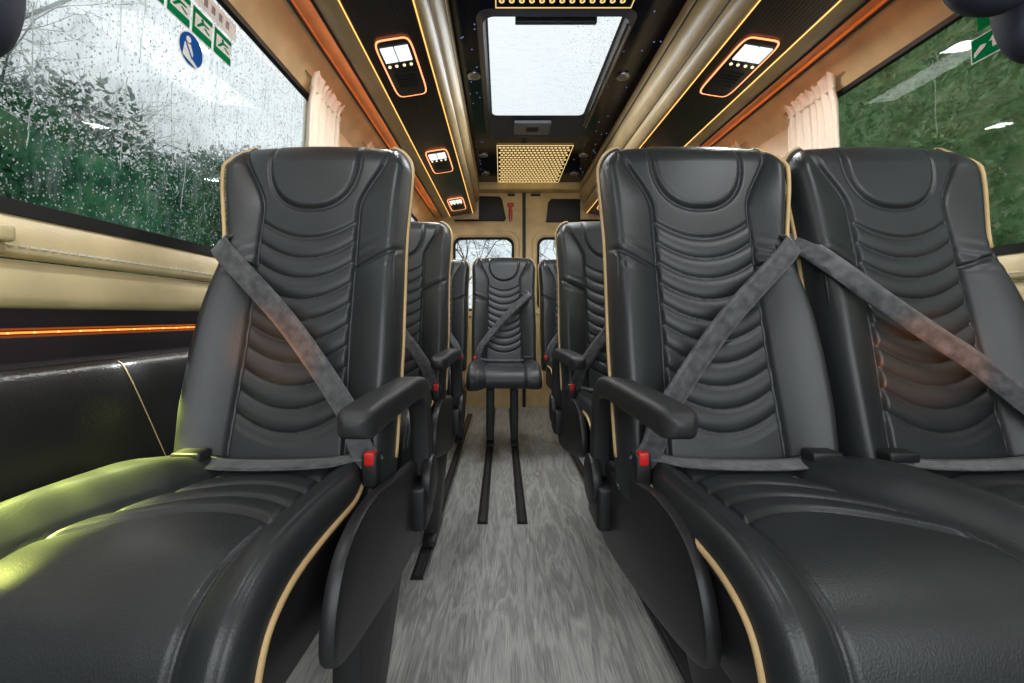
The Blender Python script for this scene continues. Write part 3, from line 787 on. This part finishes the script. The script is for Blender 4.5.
for k, (x0, x1, wx0, wx1, nm) in enumerate(((-.72, SX-.006, -.42, .105, 'left'), (SX+.006, 1.19, .30, .83, 'right'))):
    d = empty('door_%d' % (k+1), ((x0+x1)/2, YR, 0)); d['kind'] = 'structure'
    g = MB(); hole = rrect(wx0, H+.05, wx1, H+.685, .07, 8)
    plate_hole(g, x0, 0, x1, H+1.16, hole, YR, YR+.05)
    g.build('door_panel', M['cream_door'], d, smooth=False)
    o1 = rrect(wx0-.045, H, wx1+.045, H+.74, .11, 8); o2 = rrect(wx0-.012, H+.04, wx1+.012, H+.697, .08, 8); n = len(o1)
    MB().add([(x, YR-.001, z) for x, z in o1]+[(x, YR-.018, z) for x, z in rrect(wx0-.038, H+.007, wx1+.038, H+.733, .105, 8)]+[(x, YR-.012, z) for x, z in o2]+[(x, YR+.01, z) for x, z in hole],
             [(q*n+i, q*n+(i+1)%n, (q+1)*n+(i+1)%n, (q+1)*n+i) for q in range(3) for i in range(n)]).build('window_surround', M['cream_door'], d, angle=.5)
    fr = MB(); i2 = rrect(wx0+.022, H+.072, wx1-.022, H+.663, .06, 8)
    fr.add([(x, YR+.004, z) for x, z in hole]+[(x, YR-.004, z) for x, z in rrect(wx0+.004, H+.054, wx1-.004, H+.681, .068, 8)]+[(x, YR+.01, z) for x, z in i2],
           [(q*n+i, q*n+(i+1)%n, (q+1)*n+(i+1)%n, (q+1)*n+i) for q in range(2) for i in range(n)])
    fr.build('window_seal', M['rubber'], d, angle=.5)
    MB().add([(x, YR+.012, z) for x, z in hole], [tuple(range(n))]).build('window_pane', M['glass_r'], d, smooth=False)
    # dark padded panel above the window
    if k == 0: pl = [(-.41,.82),(-.40,.86),(-.30,.99),(-.20,1.035),(-.02,1.030),(.0,1.01),(.035,.84),(.02,.82)]
    else: pl = [(.375,.81),(.395,.98),(.42,1.01),(.66,1.01),(.78,.95),(.86,.86),(.85,.81)]
    pl = [(x, z+H) for x, z in pl]
    MB().prism(pl, YR-.014, YR, axis=1, bev=.01).build('upper_pad', M['rubber'], d, angle=.6)
    MB().rbox((SX-.14 if k == 0 else SX+.06, YR-.03, H+1.035), (SX-.08 if k == 0 else SX+.14, YR, H+1.05), .004).build('latch', M['rubber'], d)
MB().box((SX-.014, YR-.012, 0), (SX+.014, YR+.02, H+1.07)).build('trim_1', M['rubber'], kind='structure', smooth=False)
MB().rbox((-.24, 3.49, H+1.062), (.72, 3.63, H+1.135), .012).build('trim_2', M['cream_door'], kind='structure')
MB().box((-.72, YR+.052, H+1.10), (1.19, YR+.08, H+1.30)).build('wall_rear', M['cream_door'], kind='structure', smooth=False)

def hammer(x, y, z, label, s=1, dirx=0):
    h = empty('emergency_hammer', (x, y, z)); tag(h, label, 'hammer', 'emergency hammers')
    MB().rbox((x-.010*s, y-.02*s, z), (x+.010*s, y, z+.15*s), .004).build('handle', M['red'], h)
    MB().rbox((x-.028*s, y-.024*s, z+.125*s), (x+.028*s, y-.002, z+.155*s), .005).build('head', M['red'], h)
    MB().rbox((x-.016*s, y-.004, z+.02*s), (x+.016*s, y+.004, z+.10*s), .003).build('bracket', M['black'], h)
hammer(.073, YR-.002, H+.82, 'red emergency hammer on the back door beside the dark pad')
hammer(-.575, 2.48, H+.84, 'red emergency hammer above the left windows, behind the nearest seat', 1.1)
hammer(1.03, 2.7, H+.82, 'red emergency hammer high on the right side wall', 1.1)

# ------------------------------------------------------------------ curtains
def curtain(side, y0, y1, zt, zb, label, amp=.009, folds=7):
    r = empty('window_curtain', (mx(side, -.63), (y0+y1)/2, zb+H)); tag(r, label, 'curtain', 'pleated window curtains')
    ny_, nz_ = 90, 40; P = np.zeros((nz_, ny_, 3))
    for i in range(nz_):
        v = i/(nz_-1); z = zb+(zt-zb)*v
        for j in range(ny_):
            u = j/(ny_-1); ph = u*folds*2*PI + .5*math.sin(v*3+folds)
            pinch = 1-.10*math.exp(-((v-.93)/.05)**2) - .12*(1-v)*math.sin(2.5*u)
            a_ = amp*(.65+.5*v)*(1+.4*math.sin(5*u+2))
            y = (y0+y1)/2+(u-.5)*(y1-y0)*pinch
            P[i, j] = (mx(side, wx(min(z, .76))+.030+(.02 if z > .76 else 0)*(z-.76)/.03+a_*(math.sin(ph)+.35*math.sin(2.3*ph+1))), y, z+H + .007*math.sin(ph*1.3)*max(0, (v-.9)/.1))
    g = MB().grid(P); o = g.build('cloth', M['curtain'], r); sm_ = o.modifiers.new('solid', 'SOLIDIFY'); sm_.thickness = .0025
    g = MB()
    zz = zt-.045; pts = []
    for j in range(ny_*2):
        u = j/(ny_*2-1); ph = u*folds*2*PI*2.6
        pts.append((mx(side, wx(min(zz, .76))+.032+amp*.9*math.sin(ph)), (y0+y1)/2+(u-.5)*(y1-y0)*.91, zz+H+.003*math.sin(ph*.7)))
    g.tube(pts, .0045, n=6); g.build('gathered_heading', M['curtain'], r)
    MB().tube([(mx(side, wx(zt)+.026), y0-.02, zt+H-.01), (mx(side, wx(zt)+.026), y1+.02, zt+H-.01)], .003).build('curtain_rail', M['lining'], r)
curtain(-1, 1.34, 1.59, .785, .12, 'gathered beige curtain at the rear edge of the big left window')
curtain(1, 1.345, 1.585, .785, .12, 'gathered beige curtain at the rear edge of the big right window')
curtain(-1, 1.88, 2.06, .785, .12, 'beige curtain on the pillar behind the nearest left seat', folds=5)
curtain(1, 1.88, 2.06, .785, .12, 'beige curtain on the pillar behind the nearest right seats', folds=5)
kn = empty('curtain_tie', (-.655, .545, .10+H)); tag(kn, 'small cream curtain tie knob at the left edge on the window sill', 'curtain tie')
MB().rbox((-.672, .50, H+.098), (-.640, .556, H+.122), .006).build('tie_body', M['cream'], kn)
MB().rbox((-.668, .52, H+.082), (-.648, .55, H+.098), .003).build('tie_clip', M['lining'], kn)
hk = empty('coat_hook', (1.085, 1.80, .65+H)); tag(hk, 'small black coat hook on the right pillar above the seats', 'hook')
MB().tube(smooth_path([(1.105,1.80,H+.70),(1.085,1.80,H+.705),(1.075,1.795,H+.69),(1.08,1.79,H+.675)], 5), .006).build('hook', M['black'], hk)
MB().cyl((1.113, 1.80, H+.70), (-1,0,0), .014, .008, 16, .002).build('hook_plate', M['black'], hk)

# ------------------------------------------------------------------ stickers on the glass
def on(side, y, z, h=.004): return (mx(side, wx(z)+h-.006), y, z+H)
def poly_on(g, side, pts, h=.001, t=.0006):
    n_ = len(pts); vs = [on(side, y, z, h) for y, z in pts]+[on(side, y, z, h+t) for y, z in pts]
    g.add(vs, [tuple(range(n_)), tuple(range(n_, 2*n_))]+[(i, (i+1)%n_, n_+(i+1)%n_, n_+i) for i in range(n_)])
def circ(cy, cz, r, n_=28): return [(cy+r*math.cos(2*PI*i/n_), cz+r*math.sin(2*PI*i/n_)) for i in range(n_)]
def rect(a, b_, c_, d_): return [(a, b_), (c_, b_), (c_, d_), (a, d_)]
def arrow(y, z, s, d=1):
    return [(y, z-s*.5), (y+.3*s*d, z-s*.5), (y+.3*s*d, z+.1*s), (y+.55*s*d, z+.1*s), (y+.15*s*d, z+.55*s), (y-.25*s*d, z+.1*s), (y, z+.1*s)]
GL = ['nearest the frame top', 'second from the top', 'third from the top', 'farthest along, at the lower end']
for i in range(4):
    y0 = .822+(i-1)*.0665+.0; y1 = y0+.062
    s_ = empty('exit_sticker', on(-1, (y0+y1)/2, .605)); tag(s_, 'green and white exit pictogram on the left window, ' + GL[i], 'sticker', 'exit pictograms on the left window')
    g = MB(); poly_on(g, -1, rect(y0, .604, y1, .664), .0006); g.build('sticker_border', M['white'], s_, smooth=False)
    g = MB(); poly_on(g, -1, rect(y0+.002, .606, y1-.002, .622), .0014); g.build('green_band', M['green'], s_, smooth=False)
    g = MB(); poly_on(g, -1, rect(y0+.002, .652, y1-.002, .662), .0014); g.build('green_band', M['green'], s_, smooth=False)
    g = MB()
    poly_on(g, -1, rect(y0+.002, .622, y0+.008, .652), .0014)
    poly_on(g, -1, [(y0+.014,.628),(y0+.018,.626),(y0+.034,.640),(y0+.050,.641),(y0+.050,.644),(y0+.030,.645)], .0014)
    poly_on(g, -1, circ(y0+.030, .647, .0035, 12), .0014)
    poly_on(g, -1, [(y0+.036,.634),(y0+.052,.628),(y0+.053,.631),(y0+.038,.637)], .0014)
    g.build('pictogram', M['green'], s_, smooth=False)
s_ = empty('notice_sticker', on(-1, .85, .675)); tag(s_, 'grey white strip sticker above the green pictograms on the left window', 'sticker')
g = MB(); poly_on(g, -1, rect(.78, .672, 1.03, .712), .0006); g.build('sticker_ground', M['white'], s_, smooth=False)
g = MB()
for k in range(9): poly_on(g, -1, rect(.80+k*.024, .684, .80+k*.024+.011, .701), .0014)
g.build('print_blocks', M['greyplastic'], s_, smooth=False)
s_ = empty('belt_sticker', on(-1, .885, .53)); tag(s_, 'round blue fasten seat belt sticker on the left window', 'sticker')
g = MB(); poly_on(g, -1, circ(.892, .567, .035, 40), .0004); g.build('white_rim', M['white'], s_, smooth=False)
g = MB(); poly_on(g, -1, circ(.892, .567, .0325, 40), .0012); g.build('blue_disc', M['blue'], s_, smooth=False)
g = MB(); poly_on(g, -1, circ(.882, .583, .0065, 16), .0020)
poly_on(g, -1, [(.872,.573),(.888,.575),(.896,.560),(.894,.548),(.910,.540),(.908,.535),(.885,.541),(.868,.545)], .0020); g.build('seated_figure', M['white'], s_, smooth=False)
g = MB(); poly_on(g, -1, [(.874,.572),(.877,.573),(.895,.549),(.892,.547)], .0028); g.build('belt_mark', M['blue'], s_, smooth=False)
for i, (y0, lb) in enumerate(((.935, 'right window sticker with white hand and arrow on green'), (.862, 'cut off green sticker beside the white arrow sticker on the right window'))):
    y1 = y0+.067
    s_ = empty('exit_sticker', on(1, (y0+y1)/2, .60)); tag(s_, lb, 'sticker')
    g = MB(); poly_on(g, 1, rect(y0, .600, y1, .657), .0006); g.build('sticker_border', M['white'], s_, smooth=False)
    g = MB(); poly_on(g, 1, rect(y0+.003, .603, y1-.003, .654), .0014); g.build('green_ground', M['green'], s_, smooth=False)
    g = MB(); poly_on(g, 1, arrow(y0+.014, .630, .026), .0022)
    poly_on(g, 1, [(y1-.008,.612),(y1-.030,.626),(y1-.034,.632),(y1-.022,.634),(y1-.008,.622)], .0022); g.build('pictogram', M['white'], s_, smooth=False)
s_ = empty('exit_sticker', on(1, .96, .665)); tag(s_, 'small plain green sticker above the arrow sticker on the right window', 'sticker')
g = MB(); poly_on(g, 1, rect(.925, .668, .985, .715), .0006); g.build('green_ground', M['green'], s_, smooth=False)
g = MB(); poly_on(g, 1, rect(.945, .675, .953, .708), .0014); g.build('white_mark', M['white'], s_, smooth=False)

# ------------------------------------------------------------------ dark padded shapes in the top corners
def blob(name, parts, label, mat='navy'):  # padded stand-ins for dark corner shapes of unknown nature
    r = empty(name, parts[0][0]); tag(r, label, 'padded headrest')
    for k, (c, s) in enumerate(parts):
        bm = bmesh.new(); bmesh.ops.create_uvsphere(bm, u_segments=28, v_segments=18, radius=1)
        vs = []
        for v in bm.verts:
            co = np.array(v.co); co = np.sign(co)*np.abs(co)**.8; vs.append(np.array(c)+co*np.array(s))
        fs = [tuple(v.index for v in f.verts) for f in bm.faces]; bm.free()
        MB().add(vs, fs).build('pad' if k == 0 else 'side_pad', M[mat], r)
    return r
blob('padded_shape', [((-.600, .47, H+.385), (.050, .035, .095)), ], 'dark navy padded corner poking in at the top left edge by the window')
blob('padded_shape', [((.885, .76, H+.68), (.085, .05, .13)), ((1.015, .79, H+.64), (.075, .05, .16))], 'pair of dark navy padded shapes filling the top right corner')

# ------------------------------------------------------------------ outside
def leaves(name, n, fn, mat, label, cat, size, seed, core=None, group=None):
    r = np.random.default_rng(seed)
    P = fn(r, n); nn = len(P)
    A_ = r.normal(size=(nn, 3)); A_ /= np.linalg.norm(A_, axis=1)[:, None]
    B_ = np.cross(A_, r.normal(size=(nn, 3))); B_ /= np.linalg.norm(B_, axis=1)[:, None]
    s = size*(.5+r.random((nn, 1)))
    V = np.stack([P-A_*s, P+B_*s*.45, P+A_*s, P-B_*s*.45], 1).reshape(-1, 3)
    root = empty(name, (float(P[:, 0].mean()), float(P[:, 1].mean()), -.6)); tag(root, label, cat, group)
    F = np.arange(nn*4).reshape(-1, 4)
    mk('foliage', V, F.tolist(), M[mat], root, smooth=False, fixn=False)
    if core is not None: core(root)
    return root
def hedge_fn(x0, dx, y0, y1, hz, zlo=-.6):
    def f(r, n):
        y = r.uniform(y0, y1, n); t = r.random(n)
        top = hz(y); z = zlo+(top-zlo)*t
        t = 1-(1-t)**1.15; z = zlo+(top-zlo)*t
        x = x0+np.sign(dx)*(.35*np.sin(y*1.7+z)*.5+.3*np.sin(y*4.1+z*3)) + dx*r.random(n)*(.2+.8*t**2)
        return np.stack([x, y, z], -1)
    return f
def hl(y): return .77+2.35+.35*np.sin(y*.9+1)+.22*np.sin(y*2.3)+.12*np.sin(y*5.1)-.03*y
def core_l(x0, x1, y0, y1, hz, mat):
    def c(root):
        ys = np.linspace(y0, y1, 60); P = []
        for y in ys:
            zt = float(hz(np.array(y)))-.45
            P.append([(x0+.4*math.sin(y*1.7), y, -.8), (x0+.4*math.sin(y*1.7+1), y, zt*.5), (x0+.3+.3*math.sin(y*2)*.5, y, zt*.9), ((x0+x1)/2, y, zt), (x1, y, -.8)])
        MB().grid(np.array(P)).build('inner_growth', M[mat], root)
    return c
leaves('hedge', 110000, hedge_fn(-3.6, -1.2, -2, 14, hl), 'hedge', 'dense wet green hedge outside the left window', 'hedge', .034, 11, core_l(-3.9, -5.2, -2, 14, hl, 'hedge'))
def hr(y): return .77+4.6+.5*np.sin(y*.8)+.3*np.sin(y*2.1)+.0*y
leaves('hedge', 120000, hedge_fn(4.2, 1.6, -1, 16, hr), 'bank', 'tall tangled green thicket filling the view through the right window', 'hedge', .042, 12, core_l(4.6, 6.5, -1, 16, hr, 'bank'))
def tree(x, y, h, seed, label, spread=1.0):
    r = np.random.default_rng(seed); g = MB()
    def br(p, d, L, rad, lev):
        pts = [p]; d = d/np.linalg.norm(d)
        for k in range(4):
            d = d+r.normal(0, .10, 3)+np.array([0,0,.03]); d /= np.linalg.norm(d); pts.append(pts[-1]+d*L/4)
        k_ = 5 if lev < 2 else 3
        sec = [(rad*math.cos(2*PI*i/k_), rad*math.sin(2*PI*i/k_)) for i in range(k_)]
        g.sweep(pts, sec, scales=[1,.9,.8,.7,.55], up=(.3,1,.1), cap=False)
        if lev < 5:
            for k in range(6 if lev == 0 else 4):
                i = 1+int(r.integers(0, 4)); q = r.normal(size=3)*np.array([1, 1, .5]); q -= np.dot(q, d)*d; q /= np.linalg.norm(q)
                br(pts[i], d*.7+q*.75*spread, L*(.5+.22*r.random()), max(.003, rad*.55), lev+1)
    br(np.array([x, y, -.6]), np.array([0, 0, 1.]), h*.5, .040, 0)
    o = g.build('bare_tree', M['bark'], fixn=False); tag(o, label, 'tree', 'bare winter trees outside'); return o
tree(-5.6, 3.0, 6.2, 21, 'leafless tree with fine twigs beyond the hedge at the far left')
tree(-6.4, 5.4, 6.0, 22, 'leafless tree beyond the hedge near the middle of the left window')
tree(-7.5, 8.4, 5.5, 23, 'smaller leafless tree beyond the hedge right of the middle one')
tree(-7.0, 12.0, 4.8, 26, 'low distant leafless tree seen beside the nearest left seat')
tree(-1.5, 13, 6.2, 24, 'pale leafless tree seen through the left back door window')
tree(1.8, 12, 6.0, 25, 'pale leafless tree seen through the right back door window')
g = MB(); g.box((-40, -20, -.75), (40, 60, -.65)); tag(g.build('ground', M['grass'], kind='structure', smooth=False), 'wet grass ground outside', 'ground')

# ------------------------------------------------------------------ light
w = bpy.data.worlds.new('overcast'); scn.world = w; w.use_nodes = True
nt = w.node_tree; bg = nt.nodes['Background']
tc = nd(nt, 'ShaderNodeTexCoord'); n = nd(nt, 'ShaderNodeTexNoise', Scale=2.0, Detail=4.0)
nt.links.new(tc.outputs['Generated'], n.inputs['Vector'])
nt.links.new(ramp(nt, n.outputs['Fac'], [(.3, (.74,.84,.88)), (.7, (.92,.97,1.0))]), bg.inputs['Color'])
bg.inputs['Strength'].default_value = 1.0
def area(name, loc, rot, sx, sy, e, col=(1,1,1)):
    l = bpy.data.lights.new(name, 'AREA'); l.shape = 'RECTANGLE'; l.size = sx; l.size_y = sy; l.energy = e; l.color = col
    o = bpy.data.objects.new(name, l); C.objects.link(o); o.location = loc; o.rotation_euler = rot; return o
# daylight entering: roof hatch, reading lamps
area('hatch_daylight', (.2, 2.0, ZC-.03), (0,0,0), .48, .75, 8, (.93,.98,1))
area('front_daylight', (.22, -.75, H+.45), (PI/2,0,0), 1.7, 1.1, 17, (.95,.98,1))
for side in (-1, 1):
    for w0 in (.41, 1.25, 2.085, 2.93):
        p = under(side, .49, w0+.06, .03)
        area('reading_lamp', p, (0,0,0), .09, .06, 2.2, (.95,1,1))
    p = (mx(side, -.66), .85, H-.09)
area('panel_sheen_fill', (-.668, .9, H-.072), (0, math.radians(12), 0), .010, 1.3, .35, (1,.98,.9))  # added light for the white sheen along the leather panel's top edge

area('panel_sheen_fill', (-.668, .78, H-.076), (0, math.radians(8), 0), .010, .04, .05, (.95,.98,1))  # small added light for the bright sheen at the panel seam
def spot(name, loc, to, e, ang, col):
    l = bpy.data.lights.new(name, 'SPOT'); l.energy = e; l.spot_size = math.radians(ang); l.spot_blend = .8; l.color = col; l.shadow_soft_size = .01
    o = bpy.data.objects.new(name, l); C.objects.link(o); o.location = loc
    o.rotation_euler = (Vector(to)-Vector(loc)).to_track_quat('-Z', 'Y').to_euler()
for k in range(6):  # added spots for the yellow glow on the outer bolster, no lamp fittings
    y = .47+k*.062
    spot('bolster_glow_fill', (-.655, y, H-.082), (-.592, y+.01, .53), 14, 34, (.93,1,.22))
spot('orange_patch_fill', (.12, -.25, H-.25), (-.46, .85, H-.055), 60, 9, (1,.28,.06))  # added unseen spot for the orange patch on the left seat back
spot('orange_patch_fill', (.12, -.25, H-.25), (.85, .85, H-.08), 75, 10, (1,.28,.06))  # added unseen spot for the orange patch on the right window seat
cam = bpy.data.cameras.new('camera'); co = bpy.data.objects.new('camera', cam); C.objects.link(co)
co.location = (0, 0, H); co.rotation_euler = (PI/2, 0, 0)
cam.sensor_width = 36; cam.lens = 420/1024*36; cam.clip_start = .02
cam.shift_x = 10/1024; cam.shift_y = -24.5/1024
scn.camera = co
scn.view_settings.view_transform = 'Standard'; scn.view_settings.look = 'None'
scn.view_settings.gamma = 1; scn.view_settings.use_curve_mapping = False
scn.view_settings.exposure = .12
